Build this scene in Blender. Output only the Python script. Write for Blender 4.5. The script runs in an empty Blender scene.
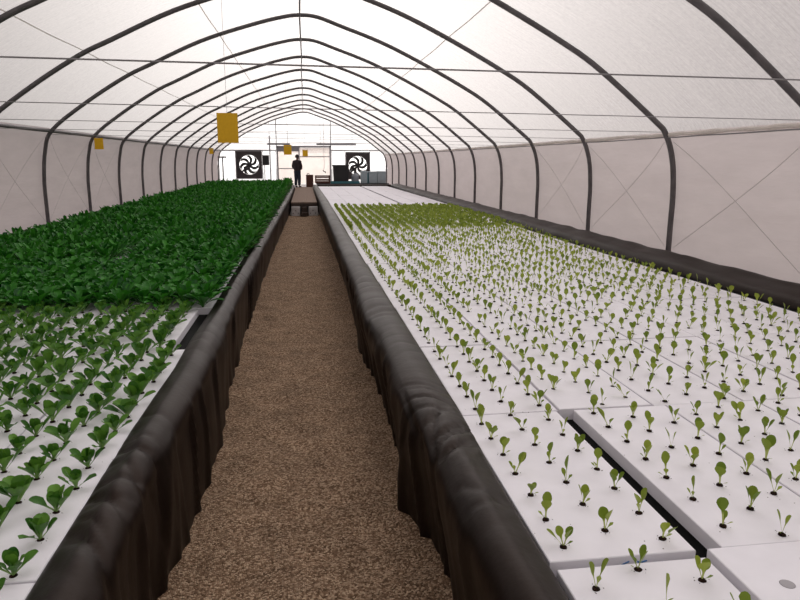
import bpy, math, random
import numpy as np
from mathutils import Vector, noise

random.seed(7)
RNG = np.random.default_rng(7)
SC = bpy.context.scene
COL = SC.collection
PI = math.pi

# ------------------------------------------------------------------ helpers
class MB:
    """collects verts / faces for ONE mesh object"""
    def __init__(self):
        self.v, self.f, self.s, self.a, self.m = [], [], [], {}, []

    def add(self, verts, faces, smooth=False, mat=0):
        o = len(self.v)
        self.v.extend([tuple(p) for p in verts])
        for f in faces:
            self.f.append(tuple(i + o for i in f))
            self.s.append(smooth)
            self.m.append(mat)

    def box(self, lo, hi, mat=0):
        x0, y0, z0 = lo
        x1, y1, z1 = hi
        v = [(x0, y0, z0), (x1, y0, z0), (x1, y1, z0), (x0, y1, z0), (x0, y0, z1), (x1, y0, z1), (x1, y1, z1), (x0, y1, z1)]
        self.add(v, [(0, 3, 2, 1), (4, 5, 6, 7), (0, 1, 5, 4), (1, 2, 6, 5), (2, 3, 7, 6), (3, 0, 4, 7)], mat=mat)

    def tube(self, pts, r, n=8, cap=True, mat=0):
        pts = [Vector(p) for p in pts]
        rs = r if isinstance(r, (list, tuple)) else [r] * len(pts)
        rings, up = [], None
        for i, p in enumerate(pts):
            d = (pts[min(i + 1, len(pts) - 1)] - pts[max(i - 1, 0)]).normalized()
            if up is None:
                up = Vector((0, 0, 1)) if abs(d.z) < .9 else Vector((0, 1, 0))
            a = d.cross(up).normalized()
            b = a.cross(d).normalized()
            up = b
            rings.append([p + a * math.cos(t) * rs[i] + b * math.sin(t) * rs[i] for t in [2 * PI * k / n for k in range(n)]])
        v = [q for ring in rings for q in ring]
        f = []
        for i in range(len(pts) - 1):
            for k in range(n):
                k2 = (k + 1) % n
                f.append((i * n + k, i * n + k2, (i + 1) * n + k2, (i + 1) * n + k))
        self.add(v, f, True, mat)
        if cap:
            self.add(rings[0], [tuple(range(n))[::-1]], False, mat)
            self.add(rings[-1], [tuple(range(n))], False, mat)

    def lathe(self, prof, c=(0, 0, 0), n=20, mat=0, axis='z'):
        v, f = [], []
        for r, z in prof:
            for k in range(n):
                t = 2 * PI * k / n
                p = (r * math.cos(t), r * math.sin(t), z)
                if axis == 'y':
                    p = (p[0], p[2], p[1])
                v.append((c[0] + p[0], c[1] + p[1], c[2] + p[2]))
        for i in range(len(prof) - 1):
            for k in range(n):
                k2 = (k + 1) % n
                f.append((i * n + k, i * n + k2, (i + 1) * n + k2, (i + 1) * n + k))
        f.append(tuple(range(n))[::-1])
        f.append(tuple((len(prof) - 1) * n + k for k in range(n)))
        self.add(v, f, True, mat)

    def grid(self, P, smooth=True, mat=0):
        n, m = len(P), len(P[0])
        v = [q for row in P for q in row]
        f = [(i * m + j, i * m + j + 1, (i + 1) * m + j + 1, (i + 1) * m + j) for i in range(n - 1) for j in range(m - 1)]
        self.add(v, f, smooth, mat)

    def mesh(self, name, mats):
        me = bpy.data.meshes.new(name)
        me.from_pydata(self.v, [], self.f)
        if not isinstance(mats, (list, tuple)):
            mats = [mats]
        for m in mats:
            me.materials.append(m)
        me.polygons.foreach_set('use_smooth', self.s)
        if len(mats) > 1:
            me.polygons.foreach_set('material_index', self.m)
        for k, vals in self.a.items():
            at = me.attributes.new(k, 'FLOAT', 'POINT')
            at.data.foreach_set('value', vals)
        me.update()
        return me

    def build(self, name, mats, parent=None, bevel=0):
        return link(name, self.mesh(name, mats), parent, bevel)


def link(name, me, parent=None, bevel=0):
    o = bpy.data.objects.new(name, me)
    COL.objects.link(o)
    if parent is not None:
        o.parent = parent
    if bevel:
        b = o.modifiers.new('bevel', 'BEVEL')
        b.width = bevel
        b.segments = 2
        b.limit_method = 'ANGLE'
    return o


def tag(o, label=None, cat=None, group=None, kind=None):
    if label: o['label'] = label
    if cat: o['category'] = cat
    if group: o['group'] = group
    if kind: o['kind'] = kind
    return o


def thing(name, label, cat, loc=(0, 0, 0), rz=0, group=None):
    o = bpy.data.objects.new(name, None)
    COL.objects.link(o)
    o.empty_display_size = .1
    o.location = loc
    o.rotation_euler = (0, 0, rz)
    return tag(o, label, cat, group)


ONES = 'zeroth first second third fourth fifth sixth seventh eighth ninth tenth eleventh twelfth thirteenth fourteenth fifteenth sixteenth seventeenth eighteenth nineteenth'.split()
TENS = {2: 'twent', 3: 'thirt', 4: 'fort', 5: 'fift', 6: 'sixt', 7: 'sevent'}
def nth(n):
    if n < 20: return ONES[n]
    t, u = divmod(n, 10)
    return TENS[t] + ('ieth' if u == 0 else 'y-' + ONES[u])


def interp(tab, y, c):
    xs = [t[0] for t in tab]
    return float(np.interp(y, xs, [t[c] for t in tab]))


# ------------------------------------------------------------------ materials
def mat(name, col=(.5, .5, .5), rough=.6, spec=.5, metal=0, build=None):
    m = bpy.data.materials.new(name)
    m.use_nodes = True
    nt = m.node_tree
    b = nt.nodes['Principled BSDF']
    b.inputs['Base Color'].default_value = (*col, 1)
    b.inputs['Roughness'].default_value = rough
    b.inputs['Specular IOR Level'].default_value = spec
    b.inputs['Metallic'].default_value = metal
    if build: build(nt, b)
    return m


def N(nt, t, **kw):
    n = nt.nodes.new(t)
    for k, v in kw.items():
        if k in n.inputs: n.inputs[k].default_value = v
        else: setattr(n, k, v)
    return n


def noise_col(nt, b, c1, c2, scale, detail=4, coord='Object', stretch=(1, 1, 1), lo=.3, hi=.7):
    tc = N(nt, 'ShaderNodeTexCoord')
    mp = N(nt, 'ShaderNodeMapping')
    mp.inputs['Scale'].default_value = stretch
    nz = N(nt, 'ShaderNodeTexNoise', Scale=scale, Detail=detail)
    rp = N(nt, 'ShaderNodeValToRGB')
    rp.color_ramp.elements[0].position = lo
    rp.color_ramp.elements[1].position = hi
    rp.color_ramp.elements[0].color = (*c1, 1)
    rp.color_ramp.elements[1].color = (*c2, 1)
    nt.links.new(tc.outputs[coord], mp.inputs[0])
    nt.links.new(mp.outputs[0], nz.inputs['Vector'])
    nt.links.new(nz.outputs[0], rp.inputs[0])
    nt.links.new(rp.outputs[0], b.inputs['Base Color'])
    return nz, rp, mp


def bump(nt, b, src, strength=.3, dist=.01):
    bp = N(nt, 'ShaderNodeBump', Strength=strength, Distance=dist)
    nt.links.new(src, bp.inputs['Height'])
    nt.links.new(bp.outputs[0], b.inputs['Normal'])
    return bp


def film(name, col, trans, weave=True, stretch=(2, 60, 2), clear=0.0):
    """translucent plastic film: diffuse + translucent (+ a little straight-through light)"""
    m = bpy.data.materials.new(name)
    m.use_nodes = True
    nt = m.node_tree
    nt.nodes.clear()
    out = N(nt, 'ShaderNodeOutputMaterial')
    tc = N(nt, 'ShaderNodeTexCoord')
    mp = N(nt, 'ShaderNodeMapping')
    mp.inputs['Scale'].default_value = stretch
    nz = N(nt, 'ShaderNodeTexNoise', Scale=1.0, Detail=6, Roughness=.65)
    rp = N(nt, 'ShaderNodeValToRGB')
    e = rp.color_ramp.elements
    e[0].position, e[1].position = .3, .7
    k = .74 if weave else .9
    e[0].color = (col[0] * k, col[1] * k, col[2] * k, 1)
    e[1].color = (*col, 1)
    nt.links.new(tc.outputs['Object'], mp.inputs[0])
    nt.links.new(mp.outputs[0], nz.inputs['Vector'])
    nt.links.new(nz.outputs[0], rp.inputs[0])
    colour = rp.outputs[0]
    if weave:       # fine crosshatch of the woven film
        n2 = N(nt, 'ShaderNodeTexNoise', Scale=22.0, Detail=3, Roughness=.7)
        mx = N(nt, 'ShaderNodeMix', data_type='RGBA', blend_type='MULTIPLY')
        mx.inputs[0].default_value = .42
        nt.links.new(tc.outputs['Object'], n2.inputs['Vector'])
        nt.links.new(rp.outputs[0], mx.inputs[6])
        nt.links.new(n2.outputs[0], mx.inputs[7])
        colour = mx.outputs[2]
    wr = N(nt, 'ShaderNodeTexNoise', Scale=1.6, Detail=4)
    m3 = N(nt, 'ShaderNodeMapping')
    m3.inputs['Scale'].default_value = (1, .35, 2.2)
    nt.links.new(tc.outputs['Object'], m3.inputs[0])
    nt.links.new(m3.outputs[0], wr.inputs['Vector'])
    bp = N(nt, 'ShaderNodeBump', Strength=.5, Distance=.05)
    nt.links.new(wr.outputs[0], bp.inputs['Height'])
    d = N(nt, 'ShaderNodeBsdfDiffuse')
    t = N(nt, 'ShaderNodeBsdfTranslucent')
    for n in (d, t):
        nt.links.new(colour, n.inputs['Color'])
        nt.links.new(bp.outputs[0], n.inputs['Normal'])
    ms = N(nt, 'ShaderNodeMixShader')
    ms.inputs[0].default_value = trans
    nt.links.new(d.outputs[0], ms.inputs[1])
    nt.links.new(t.outputs[0], ms.inputs[2])
    last = ms
    if clear:
        tr = N(nt, 'ShaderNodeBsdfTransparent')
        m2 = N(nt, 'ShaderNodeMixShader')
        m2.inputs[0].default_value = clear
        nt.links.new(ms.outputs[0], m2.inputs[1])
        nt.links.new(tr.outputs[0], m2.inputs[2])
        last = m2
    nt.links.new(last.outputs[0], out.inputs[0])
    return m


def leaf_mat(name, dark, light, stem, trans=.25):
    """'along' = 0 at the leaf's foot .. 1 at its tip (pale stalk, green blade), 'shade' = random per leaf"""
    m = bpy.data.materials.new(name)
    m.use_nodes = True
    nt = m.node_tree
    b = nt.nodes['Principled BSDF']
    out = nt.nodes['Material Output']
    b.inputs['Roughness'].default_value = .36
    b.inputs['Specular IOR Level'].default_value = .22
    a1 = N(nt, 'ShaderNodeAttribute', attribute_name='along')
    a2 = N(nt, 'ShaderNodeAttribute', attribute_name='shade')
    mx = N(nt, 'ShaderNodeMix', data_type='RGBA')
    mx.inputs[6].default_value = (*dark, 1)
    mx.inputs[7].default_value = (*light, 1)
    nt.links.new(a2.outputs['Fac'], mx.inputs[0])
    rp = N(nt, 'ShaderNodeValToRGB')
    rp.color_ramp.elements[0].position, rp.color_ramp.elements[1].position = .18, .5
    nt.links.new(a1.outputs['Fac'], rp.inputs[0])
    m2 = N(nt, 'ShaderNodeMix', data_type='RGBA')
    m2.inputs[6].default_value = (*stem, 1)
    nt.links.new(rp.outputs[0], m2.inputs[0])
    nt.links.new(mx.outputs[2], m2.inputs[7])
    nt.links.new(m2.outputs[2], b.inputs['Base Color'])
    t = N(nt, 'ShaderNodeBsdfTranslucent')
    nt.links.new(m2.outputs[2], t.inputs['Color'])
    ms = N(nt, 'ShaderNodeMixShader')
    ms.inputs[0].default_value = trans
    nt.links.new(b.outputs[0], ms.inputs[1])
    nt.links.new(t.outputs[0], ms.inputs[2])
    nt.links.new(ms.outputs[0], out.inputs[0])
    return m


M = {}
M['roof_film'] = film('roof_film', (.68, .61, .60), .56, clear=.29)
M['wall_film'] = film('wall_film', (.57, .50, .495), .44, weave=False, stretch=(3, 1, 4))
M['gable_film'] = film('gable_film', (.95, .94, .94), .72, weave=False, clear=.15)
M['pane'] = film('clear_pane', (.96, .96, .97), .8, weave=False, clear=.6)
M['door_film'] = film('door_film', (.95, .88, .84), .75, weave=False, clear=.25)
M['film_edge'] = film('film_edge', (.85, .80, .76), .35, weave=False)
M['steel'] = mat('dark_steel', (.07, .063, .066), .5, .4, build=lambda nt, b: noise_col(nt, b, (.085, .077, .080), (.135, .122, .126), 9))
M['cable'] = mat('cable', (.27, .255, .26), .6)
M['rope'] = mat('rope', (.52, .48, .48), .8)
M['grey_metal'] = mat('grey_metal', (.28, .27, .29), .45, .5)
def _liner(nt, b):
    nz, rp, mp = noise_col(nt, b, (.0025, .0016, .0013), (.010, .0058, .0042), 2.2, 6)
    n2 = N(nt, 'ShaderNodeTexNoise', Scale=26, Detail=5)
    tc = N(nt, 'ShaderNodeTexCoord')
    nt.links.new(tc.outputs['Object'], n2.inputs['Vector'])
    bump(nt, b, n2.outputs[0], .25, .006)
    b.inputs['Specular Tint'].default_value = (1, .70, .58, 1)
    r2 = N(nt, 'ShaderNodeMapRange')
    r2.inputs[3].default_value, r2.inputs[4].default_value = .34, .5
    nt.links.new(nz.outputs[0], r2.inputs[0])
    nt.links.new(r2.outputs[0], b.inputs['Roughness'])
M['liner'] = mat('black_liner', rough=.45, spec=.19, build=_liner)
M['wood_dark'] = mat('dark_wood', (.05, .03, .022), .7)
M['water'] = mat('dark_water', (.003, .003, .003), .5, .03)

def _foam(nt, b):
    tc = N(nt, 'ShaderNodeTexCoord')
    oi = N(nt, 'ShaderNodeObjectInfo')
    va = N(nt, 'ShaderNodeVectorMath', operation='ADD')
    sc = N(nt, 'ShaderNodeVectorMath', operation='SCALE')
    sc.inputs['Scale'].default_value = 40
    cmb = N(nt, 'ShaderNodeCombineXYZ')
    for i in range(3): nt.links.new(oi.outputs['Random'], cmb.inputs[i])
    nt.links.new(cmb.outputs[0], sc.inputs[0])
    nt.links.new(tc.outputs['Object'], va.inputs[0])
    nt.links.new(sc.outputs[0], va.inputs[1])
    n1 = N(nt, 'ShaderNodeTexNoise', Scale=5, Detail=5)
    nt.links.new(va.outputs[0], n1.inputs['Vector'])
    rp = N(nt, 'ShaderNodeValToRGB')
    rp.color_ramp.elements[0].position, rp.color_ramp.elements[1].position = .3, .65
    rp.color_ramp.elements[0].color = (.80, .775, .82, 1)
    rp.color_ramp.elements[1].color = (.87, .845, .895, 1)
    nt.links.new(n1.outputs[0], rp.inputs[0])
    # specks of spilt substrate
    vo = N(nt, 'ShaderNodeTexVoronoi', Scale=26)
    nt.links.new(va.outputs[0], vo.inputs['Vector'])
    n2 = N(nt, 'ShaderNodeTexNoise', Scale=7, Detail=2)
    nt.links.new(va.outputs[0], n2.inputs['Vector'])
    lt = N(nt, 'ShaderNodeMath', operation='LESS_THAN')
    lt.inputs[1].default_value = .075
    gt = N(nt, 'ShaderNodeMath', operation='GREATER_THAN')
    gt.inputs[1].default_value = .58
    mu = N(nt, 'ShaderNodeMath', operation='MULTIPLY')
    nt.links.new(vo.outputs['Distance'], lt.inputs[0])
    nt.links.new(n2.outputs[0], gt.inputs[0])
    nt.links.new(lt.outputs[0], mu.inputs[0])
    nt.links.new(gt.outputs[0], mu.inputs[1])
    mx = N(nt, 'ShaderNodeMix', data_type='RGBA')
    mx.inputs[7].default_value = (.07, .04, .03, 1)
    nt.links.new(mu.outputs[0], mx.inputs[0])
    nt.links.new(rp.outputs[0], mx.inputs[6])
    nt.links.new(mx.outputs[2], b.inputs['Base Color'])
M['foam'] = mat('white_foam', rough=.7, spec=.3, build=_foam)
M['plug'] = mat('peat_plug', rough=.95, spec=.1, build=lambda nt, b: noise_col(nt, b, (.006, .004, .003), (.035, .018, .012), 120))
M['hole'] = mat('grey_hole', (.38, .36, .38), .8)
M['pen'] = mat('blue_pen', (.05, .18, .42), .6)
M['seedling'] = leaf_mat('seedling_leaf', (.14, .215, .022), (.33, .40, .055), (.46, .52, .16), .28)
M['lettuce'] = leaf_mat('lettuce_leaf', (.028, .12, .010), (.13, .29, .036), (.24, .38, .12), .22)
M['crop'] = leaf_mat('crop_leaf', (.005, .075, .008), (.055, .26, .022), (.07, .22, .04), .2)

def _gravel(nt, b):
    tc = N(nt, 'ShaderNodeTexCoord')
    v1 = N(nt, 'ShaderNodeTexVoronoi', Scale=105)
    nt.links.new(tc.outputs['Object'], v1.inputs['Vector'])
    n1 = N(nt, 'ShaderNodeTexNoise', Scale=3.5, Detail=7, Roughness=.65)
    nt.links.new(tc.outputs['Object'], n1.inputs['Vector'])
    sep = N(nt, 'ShaderNodeSeparateColor')
    nt.links.new(v1.outputs['Color'], sep.inputs[0])
    rp = N(nt, 'ShaderNodeValToRGB')
    e = rp.color_ramp.elements
    e[0].color = (.125, .074, .043, 1)
    e[1].color = (.55, .395, .27, 1)
    e[0].position, e[1].position = .05, .95
    md = rp.color_ramp.elements.new(.5)
    md.color = (.27, .168, .104, 1)
    nt.links.new(sep.outputs[0], rp.inputs[0])
    mr = N(nt, 'ShaderNodeMapRange')
    mr.inputs[1].default_value, mr.inputs[2].default_value = .3, .7
    mr.inputs[3].default_value, mr.inputs[4].default_value = .72, 1.18
    nt.links.new(n1.outputs[0], mr.inputs[0])
    mx = N(nt, 'ShaderNodeVectorMath', operation='SCALE')
    nt.links.new(rp.outputs[0], mx.inputs[0])
    nt.links.new(mr.outputs[0], mx.inputs['Scale'])
    nt.links.new(mx.outputs[0], b.inputs['Base Color'])
    bp = N(nt, 'ShaderNodeBump', Strength=1.0, Distance=.012, invert=True)
    nt.links.new(v1.outputs['Distance'], bp.inputs['Height'])
    nt.links.new(bp.outputs[0], b.inputs['Normal'])
M['gravel'] = mat('brown_gravel', rough=.95, spec=.15, build=_gravel)
M['boards'] = mat('board_surface', rough=.85, spec=.2, build=lambda nt, b: noise_col(nt, b, (.17, .115, .09), (.28, .20, .155), 6, 6, stretch=(4, .7, 1)))
M['concrete'] = mat('concrete', rough=.9, spec=.2, build=lambda nt, b: noise_col(nt, b, (.55, .52, .515), (.78, .75, .75), 9, 6))
M['outside'] = mat('pale_ground', rough=.95, spec=.1, build=lambda nt, b: noise_col(nt, b, (.70, .69, .67), (.80, .79, .77), .4))
M['yellow'] = mat('yellow_card', rough=.45, spec=.4, build=lambda nt, b: noise_col(nt, b, (.86, .47, .004), (.92, .52, .008), 30))
M['fan_frame'] = mat('fan_frame', (.035, .026, .028), .55)
M['fan_black'] = mat('fan_black', (.015, .013, .014), .45)
M['bin_wood'] = mat('reddish_wood', rough=.6, build=lambda nt, b: noise_col(nt, b, (.07, .022, .014), (.13, .042, .028), 5, 4, stretch=(6, 6, 1)))
M['black_plastic'] = mat('black_plastic', (.008, .008, .010), .5)
M['teal'] = mat('teal_plastic', (.03, .15, .18), .5)
M['blue_grey'] = mat('blue_grey_foam', rough=.6, build=lambda nt, b: noise_col(nt, b, (.33, .40, .44), (.40, .46, .50), 6))
M['jug'] = mat('grey_jug', (.26, .28, .31), .35)
M['bench_dark'] = mat('bench_dark', (.02, .018, .02), .6)
M['skin'] = mat('skin', (.20, .11, .075), .55)
M['jacket'] = mat('jacket', (.022, .012, .016), .8)
M['jeans'] = mat('jeans', (.016, .020, .036), .85)
M['hair'] = mat('hair', (.01, .008, .007), .6)
M['shoe'] = mat('shoe', (.01, .009, .009), .5)

# ------------------------------------------------------------------ measures (metres; the camera stands over the path at x=0, y=0)
CAM_Z, F_PX = 1.95, 672.0
PITCH, YAW = .2049, .1388
SP, Y1 = 2.861, 14.791                    # hoop spacing, the hoop called 1
HOOPS = list(range(-2, 12))
hoop_y = lambda k: Y1 + (k - 1) * SP
Y_BACK = hoop_y(11) + .25
Y_FRONT = -7.0
RAFT_Z = .61                              # top of the rafts
RT = .070
WATER_Z = .548
BED_END = 36.7
PROF_L = [(-5.27, 0), (-5.27, 1.0), (-5.262, 1.55), (-5.19, 2.12), (-5.01, 2.55), (-4.3, 3.10), (-3.53, 3.59), (-3.02, 3.84), (-2.01, 4.31), (-1.0, 4.645), (-.35, 4.815)]
PROF_R = [(.35, 4.83), (.85, 4.66), (1.66, 4.37), (2.47, 4.0), (3.43, 3.5), (4.0, 3.15), (4.83, 2.50), (5.02, 2.31), (5.15, 1.96), (5.2, 1.50), (5.2, 1.0), (5.2, 0)]
CTRL = PROF_L + [(0, 4.86)] + PROF_R

def catmull(P, n):
    P = [Vector((p[0], p[1], 0)) for p in P]
    out = []
    for i in range(len(P) - 1):
        a, b, c, d = P[max(i - 1, 0)], P[i], P[i + 1], P[min(i + 2, len(P) - 1)]
        for k in range(n):
            t = k / n
            q = .5 * ((2 * b) + (c - a) * t + (2 * a - 5 * b + 4 * c - d) * t * t + (3 * b - a - 3 * c + d) * t ** 3)
            out.append((q.x, q.y))
    out.append((P[-1].x, P[-1].y))
    return out

PROFILE = catmull(CTRL, 5)
EAVE_L, EAVE_R = 2.545, 2.318
def offset_profile(d):
    """the hoop line pushed d metres outward"""
    out = []
    for i, (x, z) in enumerate(PROFILE):
        a, b = PROFILE[max(i - 1, 0)], PROFILE[min(i + 1, len(PROFILE) - 1)]
        t = Vector((b[0] - a[0], b[1] - a[1])).normalized()
        out.append((x - t.y * d, z + t.x * d))
    return out

FILM = offset_profile(.055)
i_l = next(i for i, p in enumerate(FILM) if p[1] >= EAVE_L)
i_r = max(i for i, p in enumerate(FILM) if p[1] >= EAVE_R)

def roof_z(x):
    xs = [p[0] for p in FILM[i_l:i_r + 1]]
    zs = [p[1] for p in FILM[i_l:i_r + 1]]
    return float(np.interp(x, xs, zs))

def to_px(p):
    x, y, z = p[0], p[1], p[2] - CAM_Z
    c, s = math.cos(YAW), math.sin(YAW)
    x, y = x * c - y * s, x * s + y * c
    c, s = math.cos(PITCH), math.sin(PITCH)
    y, z = y * c - z * s, y * s + z * c
    if y < .05: return (-9999, -9999)
    return (400 + F_PX * x / y, 300 - F_PX * z / y)

def in_frame(p, m=0):
    u, v = to_px(p)
    return -m <= u <= 800 + m and -m <= v <= 600 + m

# ------------------------------------------------------------------ setting: films, end walls, ground
ys = []
y = hoop_y(-7)
while y < Y_BACK - .3:
    ys += [y + SP * t / 6 for t in range(6)]
    y += SP
ys.append(Y_BACK)
ys = [q for q in ys if q <= Y_BACK]
def sag(y, a):
    t = ((y - Y1) / SP) % 1.0
    return a * math.sin(PI * t) ** 2

mb = MB()
rows = []
for y in ys:
    s = sag(y, .018)
    row = []
    for i in range(i_l, i_r + 1):
        x, z = FILM[i]
        w = .008 * noise.noise(Vector((x * .9, y * 1.7, z)))
        row.append((x * (1 - s * .12), y, z - s + w))
    rows.append(row)
mb.grid(rows)
tag(mb.build('ceiling', M['roof_film']), kind='structure')

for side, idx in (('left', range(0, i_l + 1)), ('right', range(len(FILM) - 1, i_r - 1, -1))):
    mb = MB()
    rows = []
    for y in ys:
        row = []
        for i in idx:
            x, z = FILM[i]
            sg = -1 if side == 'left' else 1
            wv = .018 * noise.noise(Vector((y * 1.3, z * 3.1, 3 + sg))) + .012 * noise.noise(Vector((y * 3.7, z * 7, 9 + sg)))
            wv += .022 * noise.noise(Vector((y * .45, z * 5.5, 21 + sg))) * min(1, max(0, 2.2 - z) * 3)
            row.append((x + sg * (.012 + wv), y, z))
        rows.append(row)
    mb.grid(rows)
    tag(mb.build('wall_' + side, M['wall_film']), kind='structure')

LOW = 2.56
mb = MB()          # gable over the windows
up = [(x, z) for x, z in FILM if z >= LOW]
c = (0, Y_BACK, LOW)
xs_g = [p[0] for p in up]
cols = []
for x, z in up:
    cols.append([(x, Y_BACK, LOW + (z - LOW) * t / 6) for t in range(7)])
mb.grid(cols, smooth=False)
xl, xr = -5.32, 5.26
mb.grid([[(xl, Y_BACK, 0), (xl, Y_BACK, .62)], [(-1.70, Y_BACK, 0), (-1.70, Y_BACK, .62)]], False)
mb.grid([[(1.70, Y_BACK, 0), (1.70, Y_BACK, .62)], [(xr, Y_BACK, 0), (xr, Y_BACK, .62)]], False)
tag(mb.build('wall_back', M['gable_film']), kind='structure')
mb = MB()
mb.grid([[(x, Y_FRONT, 0), (x, Y_FRONT, z)] for x, z in FILM[2:-2]], False)
tag(mb.build('wall_front', M['gable_film']), kind='structure')

WX = [(-5.25, -4.20), (-2.59, -1.72), (1.72, 2.60), (4.14, 5.2)]
for i, (a, b) in enumerate(WX):
    mb = MB()
    mb.box((a + .02, Y_BACK - .004, .64), (b - .02, Y_BACK + .004, LOW - .02))
    w = tag(mb.build('window_%d' % (i + 1), M['pane']), kind='structure')
    fr = MB()
    for (x0, x1, z0, z1) in ((a, a + .03, .62, LOW), (b - .03, b, .62, LOW), (a, b, .62, .65), (a, b, LOW - .03, LOW)):
        fr.box((x0, Y_BACK - .03, z0), (x1, Y_BACK + .02, z1))
    fr.build('window_frame', M['grey_metal'], w)

# door in the back wall
mb = MB()
mb.box((-1.62, Y_BACK - .004, .50), (1.62, Y_BACK + .004, 2.72))
d = tag(mb.build('door_1', M['door_film']), kind='structure')
mb = MB()
for x0, x1, z0, z1 in ((-1.70, -1.60, .46, 2.84), (1.60, 1.70, .46, 2.84), (-1.70, 1.70, 2.74, 2.84)):
    mb.box((x0, Y_BACK - .06, z0), (x1, Y_BACK + .03, z1))
mb.build('door_frame', M['grey_metal'], d)
mb = MB()
mb.box((-.34, Y_BACK - .05, .5), (-.27, Y_BACK + .02, 2.74))
mb.box((-1.60, Y_BACK - .04, 1.42), (-.34, Y_BACK + .01, 1.47))
mb.box((-.27, Y_BACK - .04, 2.15), (1.60, Y_BACK + .01, 2.20))
mb.box((-1.60, Y_BACK - .04, 2.50), (-.34, Y_BACK + .01, 2.74))
mb.build('door_rail', M['grey_metal'], d)

n_trim = 0
def trim(lo, hi, m):
    global n_trim
    n_trim += 1
    mb = MB()
    mb.box(lo, hi)
    return tag(mb.build('trim_%d' % n_trim, m), kind='structure')
for z in (4.15, 3.69, 3.37, 3.0):         # battens across the gable
    hw = max((abs(p[0]) for p in FILM if p[1] > z), default=1) - .12
    trim((-hw, Y_BACK - .03, z - .012), (hw, Y_BACK - .006, z + .012), M['rope'])
trim((-5.1, Y_BACK - .05, LOW - .03), (-1.7, Y_BACK - .005, LOW + .03), M['grey_metal'])
trim((1.7, Y_BACK - .05, LOW - .03), (5.1, Y_BACK - .005, LOW + .03), M['grey_metal'])
trim((-1.71, Y_BACK - .09, 2.84), (-1.66, Y_BACK - .03, 4.42), M['grey_metal'])
trim((1.66, Y_BACK - .09, 2.84), (1.71, Y_BACK - .03, 4.40), M['grey_metal'])

# ground outside, floor of the path, working floor at the back
mb = MB()
mb.box((-90, -60, -.4), (90, 160, -.06))
tag(mb.build('ground', M['outside']), kind='structure')

LT = [(-7, -.885, -.67, -.70), (2, -.885, -.672, -.705), (2.8, -.889, -.70, -.70), (3.4, -.89, -.687, -.665), (4.4, -.87, -.66, -.635), (5, -.88, -.67, -.68),
      (6.2, -.865, -.685, -.706), (8.4, -.865, -.69, -.724), (13.6, -.87, -.66, -.725), (23.7, -.83, -.575, -.61), (37, -.78, -.52, -.55)]
RT_ = [(-7, .765, .56, .61), (2, .765, .555, .61), (2.7, .770, .56, .61), (3.1, .785, .54, .60), (3.5, .79, .52, .50), (3.9, .785, .51, .585), (5, .785, .52, .598),
       (5.6, .78, .468, .58), (6.8, .775, .49, .53), (7.4, .77, .505, .57), (9.2, .755, .495, .60), (12, .755, .50, .60), (17, .755, .49, .57), (23.7, .75, .47, .52), (37, .66, .42, .46)]

gy = [-6.9 + .2 * i for i in range(34)] + [i * .06 for i in range(1, 170)] + [10.2 + .25 * i for i in range(60)]
rows = []
for y in gy:
    row = []
    for j in range(29):
        t = j / 28
        x = -.86 + t * (.74 + .86)
        edge = max(0, abs(t - .5) - .34) * .35
        h = .022 * noise.noise(Vector((x * 2.2, y * 2.0, 0))) + .020 * noise.noise(Vector((x * 4, y * 7, 4))) + .007 * noise.noise(Vector((x * 14, y * 16, 8)))
        row.append((x, y, h + edge))
    rows.append(row)
mb = MB()
mb.grid(rows)
tag(mb.build('floor', M['gravel']), kind='structure')
mb = MB()
mb.box((-5.2, BED_END + .35, -.05), (5.15, Y_BACK, .46))
tag(mb.build('floor_back', M['concrete']), kind='structure')
for nm, x0, x1 in (('left', -5.0, -.78), ('right', .66, 4.9)):
    mb = MB()
    mb.box((x0, -6.9, .2), (x1, BED_END, WATER_Z))
    tag(mb.build('water_' + nm, M['water']), kind='structure')

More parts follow.
